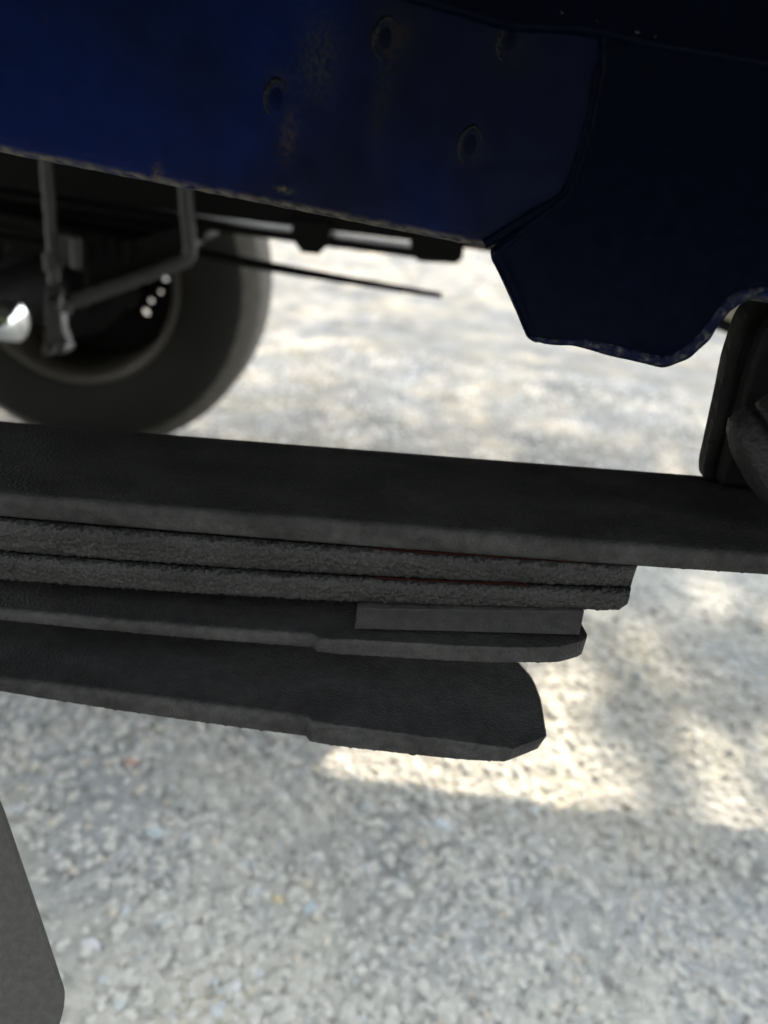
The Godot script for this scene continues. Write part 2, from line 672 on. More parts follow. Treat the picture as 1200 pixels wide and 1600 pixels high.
func pebble(v: int) -> ArrayMesh:
	var st := start()
	var rows := []
	for i in 7:
		var la := PI * i / 6.0
		var row := PackedVector3Array()
		for k in 9:
			var a := TAU * k / 9
			var d := Vector3(sin(la) * cos(a), cos(la), sin(la) * sin(a))
			var r := 1.0 + 0.32 * coarse.get_noise_3dv(d * 1.1 + Vector3(v * 7.0, 3, 1)) + (0.16 * coarse.get_noise_3dv(d * 2.6 + Vector3(v * 3.0, 0, 0)))
			row.append(d * r * (Vector3(1.25, 0.7, 0.95) if v == 1 else Vector3(1.1, 0.9, 0.85)))
		rows.append(row)
	skin(st, rows, true, 0)
	return finish(st)

func tree() -> void:
	# stands on the far side of the truck, towards the sun; its crown dapples the concrete
	var t := thing("shade_tree", "broad leafy tree beyond the truck on the sunny side", "tree", Vector3(3.4, 0, -9.6))
	var bark: StandardMaterial3D = M["bark"]
	part("trunk", tube(bent([Vector3(0, -0.1, 0), Vector3(0.05, 1.2, 0.05), Vector3(-0.1, 2.6, 0.1), Vector3(0.0, 3.9, 0.0)], 0.15), [0.24, 0.23, 0.22, 0.21, 0.2, 0.2, 0.19, 0.19, 0.18, 0.18, 0.17, 0.17, 0.16], 18, 0.03, 0.3), bark, t)
	var tips := []
	for k in 9:
		var a := TAU * k / 9.0 + rng.randf() * 0.4
		var e := Vector3(cos(a) * rng.randf_range(1.4, 2.6), rng.randf_range(4.4, 6.8), sin(a) * rng.randf_range(1.4, 2.6))
		tips.append(e)
		part("limb", tube(bent([Vector3(0, 3.2 + 0.08 * k, 0), e * 0.5 + Vector3(0, 2.1, 0), e], 0.2), [0.11, 0.1, 0.09, 0.085, 0.08, 0.07, 0.06, 0.055, 0.05, 0.045, 0.04, 0.035, 0.03], 10, 0.01, 0.2), bark, t)
	var st := start()
	for k in 2:
		var z := 0.012 * (1 if k == 0 else -1)
		tri(st, Vector3(0, 0, 0), Vector3(-0.045, 0.06, z), Vector3(0, 0.14, 0))
		tri(st, Vector3(0, 0, 0), Vector3(0, 0.14, 0), Vector3(0.045, 0.06, z))
	var mm := MultiMesh.new()
	mm.transform_format = MultiMesh.TRANSFORM_3D
	mm.use_colors = true
	mm.mesh = finish(st)
	var sun := Vector3(-0.282, -0.616, 0.736)
	var list := []
	var clumps := []
	for k in 150:
		var d := Vector3(rng.randfn(0, 1), rng.randfn(0, 1), rng.randfn(0, 1)).normalized() * pow(rng.randf(), 0.4)
		clumps.append([Vector3(d.x * 3.4, 5.4 + d.y * 1.9, d.z * 3.6), rng.randf_range(0.35, 0.75), rng.randf_range(0.75, 1.2)])
	for c in clumps:
		for k in 62:
			var d: Vector3 = Vector3(rng.randfn(0, 1), rng.randfn(0, 0.8), rng.randfn(0, 1)) * c[1] * 0.55
			var p: Vector3 = c[0] + d
			# crown cut open so the sun reaches a set patch of ground
			var w: Vector3 = p + t.position
			var g := w + sun * (w.y / 0.616)
			if g.x > -0.12 and g.x < 0.36 and g.z > -1.05 and g.z < -0.5:
				continue
			if g.x > 0.2 and g.x < 0.5 and g.z > -1.5 and g.z < -0.6 and rng.randf() < 0.5:
				continue
			if g.z < -1.9 and rng.randf() < 0.2:
				continue
			var b := Basis.from_euler(Vector3(rng.randf() * TAU, rng.randf() * TAU, rng.randf() * TAU)).scaled(Vector3.ONE * rng.randf_range(0.8, 1.3))
			var v: float = c[2] * rng.randf_range(0.8, 1.2)
			list.append([Transform3D(b, p), Color(0.05 * v, 0.085 * v, 0.03 * v)])
	mm.instance_count = list.size()
	for k in list.size():
		mm.set_instance_transform(k, list[k][0])
		mm.set_instance_color(k, list[k][1])
	var mi := MultiMeshInstance3D.new()
	mi.name = "crown"
	mi.multimesh = mm
	mi.material_override = M["leaf green"]
	mi.set_meta("kind", "stuff")
	t.add_child(mi, true)

func added_hedge() -> void:
	# dense clipped hedge added unseen behind the camera to block low sky light
	var t := thing("added_hedge", "dense dark green hedge put unseen behind the camera to block low sky light", "added_hedge", Vector3(0, 0, 3.6))
	var st := start()
	var rows := []
	for i in 130:
		var x := -13.0 + i * 0.2
		var row := PackedVector3Array()
		for k in 41:
			var f := k / 40.0
			var p := Vector2(-0.6, f * 5.0) if f < 0.5 else Vector2(-0.6 + 1.2 * minf(1.0, (f - 0.5) * 6.0), 2.5 - maxf(0.0, f - 0.667) * 7.5)
			var q := Vector3(x, p.y, p.x)
			row.append(q + Vector3(0, 0.25 * coarse.get_noise_3dv(q * 1.3), 0.22 * coarse.get_noise_3dv(q * 2.1 + Vector3(4, 4, 4)) + 0.1 * coarse.get_noise_3dv(q * 7.0)))
		rows.append(row)
	skin(st, rows, false, 0)
	part("foliage", finish(st), M["hedge green"], t)

func truck_deck() -> void:
	var t := thing("truck_deck", "dark underside of the truck bed above the chassis rails", "truck bed", Vector3(0, 1.02, 0))
	var z_far := -1.987
	var z_near := 0.05
	for k in 12:
		var wz := (z_near - z_far) / 12.0
		var b := part("deck_board", box(Vector3(4.6, 0.035, wz - 0.0015), 0.003), M["deck boards"], t)
		b.position = Vector3(-0.3, 0.02, z_far + wz * (k + 0.5))
	for k in 6:
		var c := part("cross_bearer", box(Vector3(0.06, 0.045, z_near - z_far - 0.26), 0.003), M["dark steel"], t)
		c.position = Vector3(-2.2 + k * 0.75, -0.022, (z_near + z_far) / 2)
	var v := part("added_side_valance", box(Vector3(1.9, 0.14, 0.012), 0.003), M["dark steel"], t)  # added out of view to cast shade on the left ground
	v.position = Vector3(-0.53, -0.07, z_far + 0.012)

func chassis_rail() -> void:
	var t := thing("chassis_rail", "navy blue painted chassis rail with welded hanger plate above the black leaf spring", "chassis rail", Vector3(0.0301, 0.7643, -0.33), Vector3(0, 0, -2.95))
	# channel section turned to the camera: web, rounded lower bend, lower flange running back
	var st := start()
	var rows := []
	var prof := []
	prof.append(Vector2(0.235, -0.07))
	prof.append(Vector2(0.235, -0.008))
	for k in 7:
		var a := PI / 2 * k / 6.0
		prof.append(Vector2(0.227 + 0.008 * cos(a), -0.008 + 0.008 * sin(a)))
	for k in range(1, 30):
		prof.append(Vector2(lerpf(0.227, 0.007, k / 30.0), 0.0))
	for k in 9:
		var a := PI / 2 * k / 8.0
		prof.append(Vector2(0.007 - 0.007 * sin(a), -0.007 + 0.007 * cos(a)))
	prof.append(Vector2(0.0, -0.07))
	prof.append(Vector2(0.007, -0.07))
	prof.append(Vector2(0.007, -0.008))
	prof.append(Vector2(0.228, -0.008))
	prof.append(Vector2(0.228, -0.07))
	var xs := [-1.9, -1.2, -0.7, -0.4]
	var x := -0.3
	while x < 0.3:
		xs.append(x)
		x += 0.003
	xs.append_array([0.4, 0.7, 1.1])
	for xx in xs:
		var row := PackedVector3Array()
		for p in prof:
			var h := 0.0004 * coarse.get_noise_3d(xx * 25.0, p.x * 25.0, 3.0)
			var low := smooth(0.02, 0.0, p.x) * (0.0003 * coarse.get_noise_3d(xx * 120.0, p.x * 160.0, p.y * 160.0))
			row.append(Vector3(xx, p.x + low, p.y + h + low))
		rows.append(row)
	skin(st, rows, false, 0)
	var web := part("web", finish(st), M["navy paint"], t)
	web.set_meta("label", "blue painted rail web")
	# stains, dust, painted shade and edge highlight are printed on a paint texture over the part in view
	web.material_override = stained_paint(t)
	# hanger plate
	var w2l := t.transform.affine_inverse()
	var outline := [Vector2(0.0283, 0.7635), Vector2(0.0411, 0.7465), Vector2(0.0524, 0.7295), Vector2(0.0615, 0.7288), Vector2(0.0737, 0.7305), Vector2(0.0895, 0.7286), Vector2(0.1138, 0.7269), Vector2(0.1218, 0.7326), Vector2(0.1270, 0.7408), Vector2(0.1290, 0.7475), Vector2(0.1327, 0.7578), Vector2(0.1391, 0.7626), Vector2(0.1463, 0.7648), Vector2(0.30, 0.765), Vector2(0.30, 0.88), Vector2(0.048, 0.862), Vector2(0.0576, 0.8349), Vector2(0.0582, 0.8139), Vector2(0.0551, 0.7909), Vector2(0.0444, 0.7812)]
	var poly := PackedVector2Array()
	for p in outline:
		var q: Vector3 = w2l * Vector3(p.x, p.y, -0.322)
		poly.append(Vector2(q.x, q.y))
	part("hanger_plate", plate(poly, 0.0038, 0.0098, 0.0036, 0.0018, 0.0004, 4), M["shaded navy paint"], t)
	# torch-cut lip along the foot of the plate, chips and reflected ground painted in grey
	var lip := []
	var lip_r := []
	var edge := [Vector2(0.0530, 0.7315), Vector2(0.0615, 0.7308), Vector2(0.0737, 0.7322), Vector2(0.0895, 0.7308), Vector2(0.1080, 0.7292), Vector2(0.1138, 0.7296), Vector2(0.1200, 0.7340), Vector2(0.1256, 0.7415), Vector2(0.1278, 0.7480), Vector2(0.1322, 0.7570), Vector2(0.1385, 0.7622), Vector2(0.1460, 0.7650)]
	for p in edge:
		lip.append(w2l * Vector3(p.x, p.y, -0.3270))
	lip = bent(lip, 0.0016)
	for k in lip.size():
		var f := float(k) / lip.size()
		lip_r.append(0.0010 + 0.0017 * smooth(0.0, 0.3, f) * smooth(1.0, 0.9, f) + 0.0004 * coarse.get_noise_1d(k * 0.035))
	part("torch_cut_lip", tube(lip, lip_r, 16, 0.0003, 0.02), M["sheen mottled navy paint"], t)
	# weld beads round the plate
	var beads := [[Vector2(0.026, 0.7665), Vector2(0.0444, 0.7812), Vector2(0.0551, 0.7909), Vector2(0.0582, 0.8139), Vector2(0.0576, 0.8349)], [Vector2(0.028, 0.8512), Vector2(0.040, 0.8490), Vector2(0.053, 0.8478), Vector2(0.075, 0.8455)]]
	for k in beads.size():
		var line := []
		for p in beads[k]:
			line.append(w2l * Vector3(p.x, p.y, -0.3296 if k == 0 else -0.3265))
		part("weld_bead", tube(bent(line, 0.0007), [0.0020 if k == 0 else 0.0022], 12, 0.0003 if k == 0 else 0.0009, 0.006), M["bright weld paint" if k == 1 else "shaded navy paint"], t)
	# dark tab lapped over the top of the web
	var tab := PackedVector2Array()
	for p in [Vector2(0.30, 0.840), Vector2(0.30, 0.99), Vector2(-0.05, 0.99), Vector2(-0.043, 0.862), Vector2(-0.028, 0.8475), Vector2(-0.004, 0.8448), Vector2(0.022, 0.8415), Vector2(0.050, 0.8440), Vector2(0.075, 0.8420), Vector2(0.12, 0.8410)]:
		var q: Vector3 = w2l * Vector3(p.x, p.y, -0.33)
		tab.append(Vector2(q.x, minf(q.y, 0.222)))
	part("upper_tab", plate(tab, 0.0062, 0.0060, 0.002, 0.003, 0.0003, 3), M["shaded navy paint"], t)
	# plugged bolt holes
	for p in [Vector2(-0.0646, 0.8089), Vector2(-0.0243, 0.8341), Vector2(0.0223, 0.8387), Vector2(0.0138, 0.8021)]:
		var at: Vector3 = w2l * Vector3(p.x, p.y, -0.33)
		at.z = 0.0 if p.x < 0.05 else 0.008
		var ring := []
		var ring_r := []
		for k in 33:
			var a := TAU * k / 32
			ring.append(at + Vector3(cos(a) * 0.0042, sin(a) * 0.0068, -0.0006))
			ring_r.append(0.0008 + 0.0005 * cos(a - 2.6))
		var rv := part("plugged_hole", tube(ring, ring_r, 8, 0.0003, 0.004), M["weld paint" if p.x < 0.05 else "shaded navy paint"], t)
		var cap := start()
		var rows2 := []
		for i in 5:
			var row := PackedVector3Array()
			for k in 24:
				var a := TAU * k / 24
				var f := 1.0 - i / 4.0
				row.append(at + Vector3(cos(a) * 0.004 * f, sin(a) * 0.0066 * f, -0.0012 + 0.0018 * (1.0 - f * f)))
			rows2.append(row)
		skin(cap, rows2, true, 0)
		part("plug", finish(cap), M["navy paint" if p.x < -0.03 else "dimmed navy paint" if p.x < 0.05 else "shaded navy paint"], rv)

func stained_paint(t: Node3D) -> StandardMaterial3D:
	# colour over local x -0.26..0.06 and y -0.02..0.14 of the rail's web, mapped by triplanar position (z plane)
	var W := 1280
	var H := 640
	var im := Image.create(W, H, false, Image.FORMAT_RGB8)
	var rg := Image.create(W, H, false, Image.FORMAT_RGB8)
	var w2l := t.transform.affine_inverse()
	var spots := []
	for s in [[-0.049, 0.824, 0.008, 0.014, 0.55, Color(0.12, 0.115, 0.08)], [-0.059, 0.797, 0.0035, 0.009, 0.7, Color(0.13, 0.10, 0.065)], [-0.0215, 0.836, 0.008, 0.009, 0.6, Color(0.085, 0.07, 0.035)], [-0.0235, 0.815, 0.004, 0.018, 0.4, Color(0.075, 0.06, 0.035)], [0.0235, 0.836, 0.008, 0.009, 0.4, Color(0.06, 0.055, 0.03)], [0.0145, 0.801, 0.006, 0.007, 0.25, Color(0.08, 0.07, 0.04)], [-0.064, 0.815, 0.005, 0.004, 0.5, Color(0.10, 0.09, 0.06)], [-0.0592, 0.7765, 0.003, 0.0012, 0.9, Color(0.3, 0.25, 0.15)], [-0.1125, 0.774, 0.0022, 0.005, 1.0, Color(0.22, 0.17, 0.11)], [-0.1555, 0.8249, 0.0012, 0.0012, 0.4, Color(0.12, 0.05, 0.03)], [-0.156, 0.797, 0.0012, 0.0012, 0.3, Color(0.10, 0.05, 0.03)]]:
		var q: Vector3 = w2l * Vector3(s[0], s[1], -0.33)
		spots.append([q.x, q.y, s[2], s[3], s[4], s[5]])
	var base := Color(0.0034, 0.0080, 0.0440)
	for j in H:
		for i in W:
			# triplanar z plane: u = x * scale, v = -y * scale; one repeat spans 0.4 m by 0.2 m, and starts at x = -0.3
			var lx := -0.3 + 0.4 * (i + 0.5) / W
			var ly := 0.18 - 0.2 * (j + 0.5) / H
			var c := base
			var r := 0.30
			var cl := fine.get_noise_2d(lx * 60.0, ly * 60.0)
			c = c * (1.0 + 0.16 * cl)
			# a film of painted shade, patchy, darker towards the hanger
			var shade_film := smoothstep(-0.6, 0.5, fine.get_noise_2d(lx * 9.0 + 3.0, ly * 7.0) * 0.9 + (lx + 0.11) * 5.0)
			c = c.lerp(Color(0.0048, 0.0060, 0.0150) * (1.0 + 0.25 * cl), 0.92 * shade_film)
			var dust := fine.get_noise_2d(lx * 700.0, ly * 700.0)
			if dust > 0.42:
				c = c.lerp(Color(0.006, 0.008, 0.018), (dust - 0.42) * 1.6)
				r += 0.2
			var sl := fine.get_noise_2d(lx * 420.0 + 7.0, ly * 300.0)
			for s in spots:
				var dx: float = (lx - s[0]) / s[2]
				var dy: float = (ly - s[1]) / s[3]
				var dd := dx * dx + dy * dy
				if dd < 5.0:
					var k: float = exp(-dd * 1.1) * s[4] * clampf(0.6 + 1.1 * sl, 0.0, 1.0)
					c = c.lerp(s[5] * 0.26, k)
					r = lerpf(r, 0.75, k)
			# dusty lower edge, painted paler for ground light caught on the bend
			if ly < 0.006 and lx < 0.02:
				var e := smoothstep(0.0045, 0.0, ly) * clampf(0.62 + 1.2 * fine.get_noise_2d(lx * 120.0, ly * 200.0 + 30.0), 0.0, 1.0)
				c = c.lerp(Color(0.13, 0.115, 0.09), 0.85 * e)
				r = lerpf(r, 0.8, e)
			im.set_pixel(i, j, c.linear_to_srgb())
			rg.set_pixel(i, j, Color(r, r, r))
	var m: StandardMaterial3D = M["navy paint"].duplicate()
	m.resource_name = "stained navy paint"
	m.albedo_color = Color.WHITE
	m.albedo_texture = ImageTexture.create_from_image(im)
	m.roughness = 1.0
	m.roughness_texture = ImageTexture.create_from_image(rg)
	m.heightmap_enabled = false
	m.uv1_triplanar = true
	m.uv1_triplanar_sharpness = 8.0
	m.uv1_scale = Vector3(2.5, 5.0, 5.0)
	m.uv1_offset = Vector3(0.75, -0.9, 0.0)
	return m

func near_spring() -> void:
	var t := thing("leaf_spring", "thick black leaf spring in focus across the middle, its stepped leaf ends over pale concrete", "leaf spring")
	var square := tip_curve([Vector2(0, 0.0), Vector2(1, 0.0)])
	# top leaf, runs on under the shackle
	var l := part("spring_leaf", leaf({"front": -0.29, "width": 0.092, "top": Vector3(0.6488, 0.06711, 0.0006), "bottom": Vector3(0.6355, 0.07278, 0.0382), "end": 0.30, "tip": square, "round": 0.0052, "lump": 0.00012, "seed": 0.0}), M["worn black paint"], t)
	l.set_meta("label", "long top leaf that runs out to the right")
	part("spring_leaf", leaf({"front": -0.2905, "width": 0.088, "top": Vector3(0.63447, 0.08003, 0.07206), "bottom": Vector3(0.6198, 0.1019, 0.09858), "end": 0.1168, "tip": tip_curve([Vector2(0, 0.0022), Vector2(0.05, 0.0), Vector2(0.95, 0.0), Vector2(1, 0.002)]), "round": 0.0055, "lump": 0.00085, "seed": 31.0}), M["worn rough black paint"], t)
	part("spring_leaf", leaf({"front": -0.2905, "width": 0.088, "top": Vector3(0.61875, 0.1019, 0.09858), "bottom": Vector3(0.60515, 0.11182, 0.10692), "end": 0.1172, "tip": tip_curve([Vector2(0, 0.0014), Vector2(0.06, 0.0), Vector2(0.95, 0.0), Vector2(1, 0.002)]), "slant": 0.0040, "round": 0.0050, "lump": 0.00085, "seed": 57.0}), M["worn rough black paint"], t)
	var four := tip_curve([Vector2(0, 0.0160), Vector2(0.075, 0.0045), Vector2(0.125, 0.0), Vector2(0.26, 0.0016), Vector2(0.7, 0.0012), Vector2(0.9, 0.007), Vector2(1, 0.018)])
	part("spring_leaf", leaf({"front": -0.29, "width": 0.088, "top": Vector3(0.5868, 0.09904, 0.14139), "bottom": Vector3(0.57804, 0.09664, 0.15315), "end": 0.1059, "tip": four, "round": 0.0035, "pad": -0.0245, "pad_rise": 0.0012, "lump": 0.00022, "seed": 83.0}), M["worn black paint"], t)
	var five := tip_curve([Vector2(0, 0.0200), Vector2(0.145, 0.0006), Vector2(0.46, 0.0), Vector2(0.6, 0.0016), Vector2(0.68, 0.0035), Vector2(0.79, 0.0088), Vector2(0.9, 0.018), Vector2(1, 0.032)])
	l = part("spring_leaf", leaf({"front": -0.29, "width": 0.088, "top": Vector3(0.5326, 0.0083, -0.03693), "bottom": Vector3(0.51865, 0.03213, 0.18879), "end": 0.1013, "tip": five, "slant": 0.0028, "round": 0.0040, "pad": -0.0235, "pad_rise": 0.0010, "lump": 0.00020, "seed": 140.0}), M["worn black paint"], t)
	l.set_meta("label", "lowest and shortest leaf with clipped corners")
	# liner strip between the third and the fourth leaf
	var lin_t := PackedVector2Array([Vector2(-0.0062, 0.5918), Vector2(0.0985, 0.6062), Vector2(0.0975, 0.6195), Vector2(-0.0062, 0.6038)])
	part("liner_strip", plate(lin_t, -0.2893, 0.085, 0.0008, 0.002, 0.0001, 0), M["liner black"], t)
	# red primer showing in the joints under the top leaf
	for q in [[Vector3(0.63447, 0.08003, 0.07206), 0.0, 0.095], [Vector3(0.6190, 0.1019, 0.09858), 0.0, 0.07]]:
		var line := []
		for k in 24:
			var x := lerpf(q[1], q[2], k / 23.0)
			line.append(Vector3(x, curve(q[0], x) + 0.0002, -0.2938))
		part("primer_line", tube(line, [0.0006], 6, 0.0006, 0.006), M["red primer"], t)
	# centre clamp, out to the left where the axle crosses
	var cl := part("axle_clamp", box(Vector3(0.16, 0.19, 0.13), 0.006), M["dark steel"], t)
	cl.position = Vector3(-0.72, 0.565, -0.334)

func shackle() -> void:
	var t := thing("spring_hanger", "black hanger arm with thick worn edge standing on the leaf spring at right", "bracket", Vector3(0.16, 0.662, -0.365))
	var poly := PackedVector2Array()
	for p in [Vector2(0.1626, 0.6700), Vector2(0.1655, 0.6612), Vector2(0.1986, 0.6630), Vector2(0.27, 0.669), Vector2(0.27, 0.80), Vector2(0.172, 0.80), Vector2(0.166, 0.770), Vector2(0.1585, 0.7553), Vector2(0.1558, 0.7454), Vector2(0.1560, 0.7268), Vector2(0.1603, 0.6943)]:
		poly.append(p - Vector2(0.16, 0.662))
	part("side_plate", plate(poly, 0.0, 0.012, 0.004, 0.002, 0.0005, 2), M["dark steel"], t)
	var inner := PackedVector2Array()
	for p in [Vector2(0.1690, 0.6640), Vector2(0.27, 0.672), Vector2(0.27, 0.80), Vector2(0.179, 0.79), Vector2(0.1640, 0.7420), Vector2(0.1635, 0.728)]:
		inner.append(p - Vector2(0.16, 0.662))
	part("inner_plate", plate(inner, 0.010, 0.0095, 0.003, 0.002, 0.0003, 2), M["dark steel"], t)
	var b := thing("bump_stop", "ribbed worn rubber bump stop above the spring at the right edge", "bump stop", Vector3(0.1665, 0.6920, -0.318))
	var ax := Vector3(0.70, 0.70, 0.12).normalized()
	var prof := []
	prof.append(Vector2(0.0005, -0.010))
	for k in range(1, 9):
		var a := PI / 2 * k / 8.0
		prof.append(Vector2(0.026 * sin(a), -0.001 - 0.009 * cos(a)))
	var z := 0.001
	for r in 6:
		prof.append_array([Vector2(0.0262, z), Vector2(0.0266, z + 0.004), Vector2(0.0258, z + 0.0055), Vector2(0.0222, z + 0.0062), Vector2(0.0222, z + 0.0080), Vector2(0.0258, z + 0.0086)])
		z += 0.010
	var st := start()
	var side := ax.cross(Vector3.BACK).normalized()
	var other := ax.cross(side)
	var rows := []
	for p in prof:
		var row := PackedVector3Array()
		for k in 72:
			var a := TAU * k / 72
			var q: Vector3 = ax * p.y - (side * cos(a) - other * sin(a)) * p.x
			q += q.normalized() * 0.0005 * coarse.get_noise_3dv(q * 500.0)
			row.append(q)
		rows.append(row)
	skin(st, rows, true, 0)
	part("ribbed_rubber", finish(st), M["dusty rubber"], b)
	var st2 := tube([ax * 0.055, ax * 0.10], [0.014], 24)
	part("stem", st2, M["dark steel"], b)

func far_rail() -> void:
	var t := thing("chassis_rail", "dark chassis rail on the far side, out of focus above the far spring", "chassis rail", Vector3(0, 0.668, -1.2))
	var poly := PackedVector2Array([Vector2(-0.07, 0), Vector2(0.0, 0), Vector2(0.0, 0.235), Vector2(-0.07, 0.235), Vector2(-0.07, 0.228), Vector2(-0.008, 0.228), Vector2(-0.008, 0.007), Vector2(-0.07, 0.007)])
	var st := start()
	var rows := []
	for x in [-1.9, -0.66, -0.36, -0.02, 1.1]:
		var row := PackedVector3Array()
		for p in poly:
			row.append(Vector3(x, p.y + (-0.006 if x < -0.1 else 0.0), p.x))
		rows.append(row)
	st.set_smooth_group(-1)
	skin(st, rows, true, -1)
	part("web", finish(st), M["dark steel"], t)
	var hp := PackedVector2Array([Vector2(-0.0185, 0.0), Vector2(-0.0103, -0.022), Vector2(0.0005, -0.0275), Vector2(0.0567, -0.023), Vector2(0.0647, -0.0145), Vector2(0.066, 0.05), Vector2(-0.02, 0.05)])
	part("hanger_plate", plate(hp, 0.012, 0.012, 0.004), M["dark steel"], t)
	var hp2 := PackedVector2Array([Vector2(-0.2005, -0.020), Vector2(-0.182, -0.039), Vector2(-0.1560, -0.038), Vector2(-0.1408, -0.020), Vector2(-0.14, 0.01), Vector2(-0.20, 0.01)])
	part("clip_plate", plate(hp2, 0.008, 0.08, 0.003), M["dark steel"], t)
	var lug := part("lug", box(Vector3(0.042, 0.024, 0.06), 0.003), M["beige paint"], t)
	lug.position = Vector3(0.500, -0.038, 0.0)
	lug.rotation_degrees = Vector3(0, 0, -12)
	var lug2 := part("lug_strap", box(Vector3(0.07, 0.02, 0.05), 0.003), M["dark steel"], t)
	lug2.position = Vector3(0.505, -0.062, -0.01)
	lug2.rotation_degrees = Vector3(0, 0, -12)
	var arm := part("lug_arm", box(Vector3(0.03, 0.09, 0.05), 0.003), M["dark steel"], t)
	arm.position = Vector3(0.53, 0.02, -0.01)

func far_spring() -> void:
	var t := thing("leaf_spring", "dark blurred leaf spring on the far side in front of the wheel", "leaf spring")
	var ends := [0.05, -0.335, -0.36, -0.385, -0.41]
	for k in 5:
		var line := []
		var yy: float = 0.648 - 0.0165 * k
		var poly := PackedVector2Array()
		var n := 12
		for i in n + 1:
			var x := lerpf(-0.85, ends[k], float(i) / n)
			poly.append(Vector2(x, yy - 0.006 + 0.02 * (x + 0.35) * (x + 0.35)))
		for i in n + 1:
			var x := lerpf(ends[k], -0.85, float(i) / n)
			poly.append(Vector2(x, yy + 0.0075 + 0.02 * (x + 0.35) * (x + 0.35)))
		part("spring_leaf", plate(poly, -1.195, 0.085, 0.0025), M["dark steel"], t)
	var r := thing("brake_rod", "thin dark rod tapering off to the right above the pale concrete, beyond the near spring", "rod", Vector3(-0.355, 0.615, -1.18))
	var pts := []
	for k in 9:
		var f := k / 8.0
		pts.append(Vector3(lerpf(-0.30, 0.397, f), lerpf(0.010, -0.018, f) - 0.004 * sin(f * PI), 0))
	var rad := []
	for k in 9:
		rad.append(lerpf(0.0125, 0.0045, k / 8.0))
	part("rod", tube(pts, rad, 12), M["dark steel"], r)
	var ey := part("rod_end", lathe([Vector2(0.006, -0.008), Vector2(0.014, -0.008), Vector2(0.014, 0.008), Vector2(0.006, 0.008), Vector2(0.006, -0.008)], 24), M["dark steel"], r)
	ey.position = Vector3(-0.31, 0.0104, 0)

func far_wheel() -> void:
	var a := thing("rear_axle", "blurred far truck wheel with black tyre on its dark axle, standing on concrete at left", "axle", Vector3(-0.789, 0.437, -1.7))
	var t := Node3D.new()
	t.name = "wheel"
	a.add_child(t)
	var prof := [Vector2(0.247, -0.030), Vector2(0.252, -0.012), Vector2(0.265, -0.004), Vector2(0.30, 0.004), Vector2(0.335, 0.004), Vector2(0.365, -0.001), Vector2(0.388, -0.009), Vector2(0.398, -0.016)]
	part("tyre", lathe(prof, 200), M["rubber"], t)
	prof = [Vector2(0.398, -0.0163), Vector2(0.404, -0.020), Vector2(0.418, -0.033), Vector2(0.428, -0.045), Vector2(0.4335, -0.052)]
	for g in [-0.075, -0.120, -0.165]:
		prof.append_array([Vector2(0.436, g + 0.007), Vector2(0.4355, g + 0.0055), Vector2(0.422, g + 0.004), Vector2(0.422, g - 0.004), Vector2(0.4355, g - 0.0055), Vector2(0.436, g - 0.007)])
	prof.append_array([Vector2(0.4335, -0.188), Vector2(0.428, -0.196), Vector2(0.400, -0.218), Vector2(0.365, -0.232), Vector2(0.31, -0.238), Vector2(0.265, -0.230), Vector2(0.25, -0.215), Vector2(0.247, -0.200)])
	part("tread", lathe(prof, 240, 0.004, [1, 2, 3, 24, 25]), M["tread rubber"], t)
	var rim := part("rim", lathe([Vector2(0.232, -0.030), Vector2(0.238, -0.012), Vector2(0.246, -0.006), Vector2(0.256, -0.004), Vector2(0.258, -0.008), Vector2(0.252, -0.014), Vector2(0.247, -0.030), Vector2(0.244, -0.200), Vector2(0.250, -0.226), Vector2(0.242, -0.230), Vector2(0.234, -0.205), Vector2(0.226, -0.165), Vector2(0.215, -0.160), Vector2(0.222, -0.150), Vector2(0.228, -0.060), Vector2(0.232, -0.030)], 120), M["rim paint"], t)
	rim.set_meta("label", "rim with dusty brown lip")
	# disc with small vent holes
	var st := start()
	var holes := []
	for base in [0.0, 120.0]:
		for h in [[0.157, -39.0, 0.0085], [0.152, -27.0, 0.0065], [0.166, -15.4, 0.0052], [0.172, -3.4, 0.0065]]:
			var ha: float = deg_to_rad(h[1] + base)
			holes.append([Vector2(cos(ha), sin(ha)) * h[0], h[2]])
	var nr := 52
	var na := 420
	for side in 2:
		var zz := -0.160 - 0.008 * side
		for i in nr:
			for k in na:
				var r0 := lerpf(0.05, 0.2185, float(i) / nr)
				var r1 := lerpf(0.05, 0.2185, float(i + 1) / nr)
				var a0 := TAU * k / na
				var a1 := TAU * (k + 1) / na
				var mid := Vector2(cos((a0 + a1) / 2), sin((a0 + a1) / 2)) * (r0 + r1) / 2
				var open := false
				if r0 > 0.13:
					for h in holes:
						if mid.distance_to(h[0]) < h[1]:
							open = true
							break
				if open:
					continue
				var p := [Vector3(cos(a0) * r0, sin(a0) * r0, zz), Vector3(cos(a0) * r1, sin(a0) * r1, zz), Vector3(cos(a1) * r1, sin(a1) * r1, zz), Vector3(cos(a1) * r0, sin(a1) * r0, zz)]
				if side == 0:
					quad(st, p[0], p[3], p[2], p[1])
				else:
					quad(st, p[0], p[1], p[2], p[3])
	part("wheel_disc", finish(st), M["dark steel"], t)
	part("brake_drum", lathe([Vector2(0.02, 0.03), Vector2(0.12, 0.03), Vector2(0.136, 0.022), Vector2(0.14, 0.0), Vector2(0.14, -0.05), Vector2(0.134, -0.055), Vector2(0.134, -0.158)], 96), M["dark steel"], t)
	part("axle_tube", tube([Vector3(0, 0, 0.03), Vector3(0, 0, 0.3), Vector3(0, 0, 0.95), Vector3(0, 0, 1.7)], [0.058], 32), M["dark steel"], a)
	part("axle_flange", tube([Vector3(0, 0, 0.09), Vector3(0, 0, 0.12)], [0.095], 40), M["dark steel"], a)

func clamp_at(x: float, y: float, dz := 0.0) -> Vector3:
	return Vector3(x + 0.54, y - 0.44, dz)

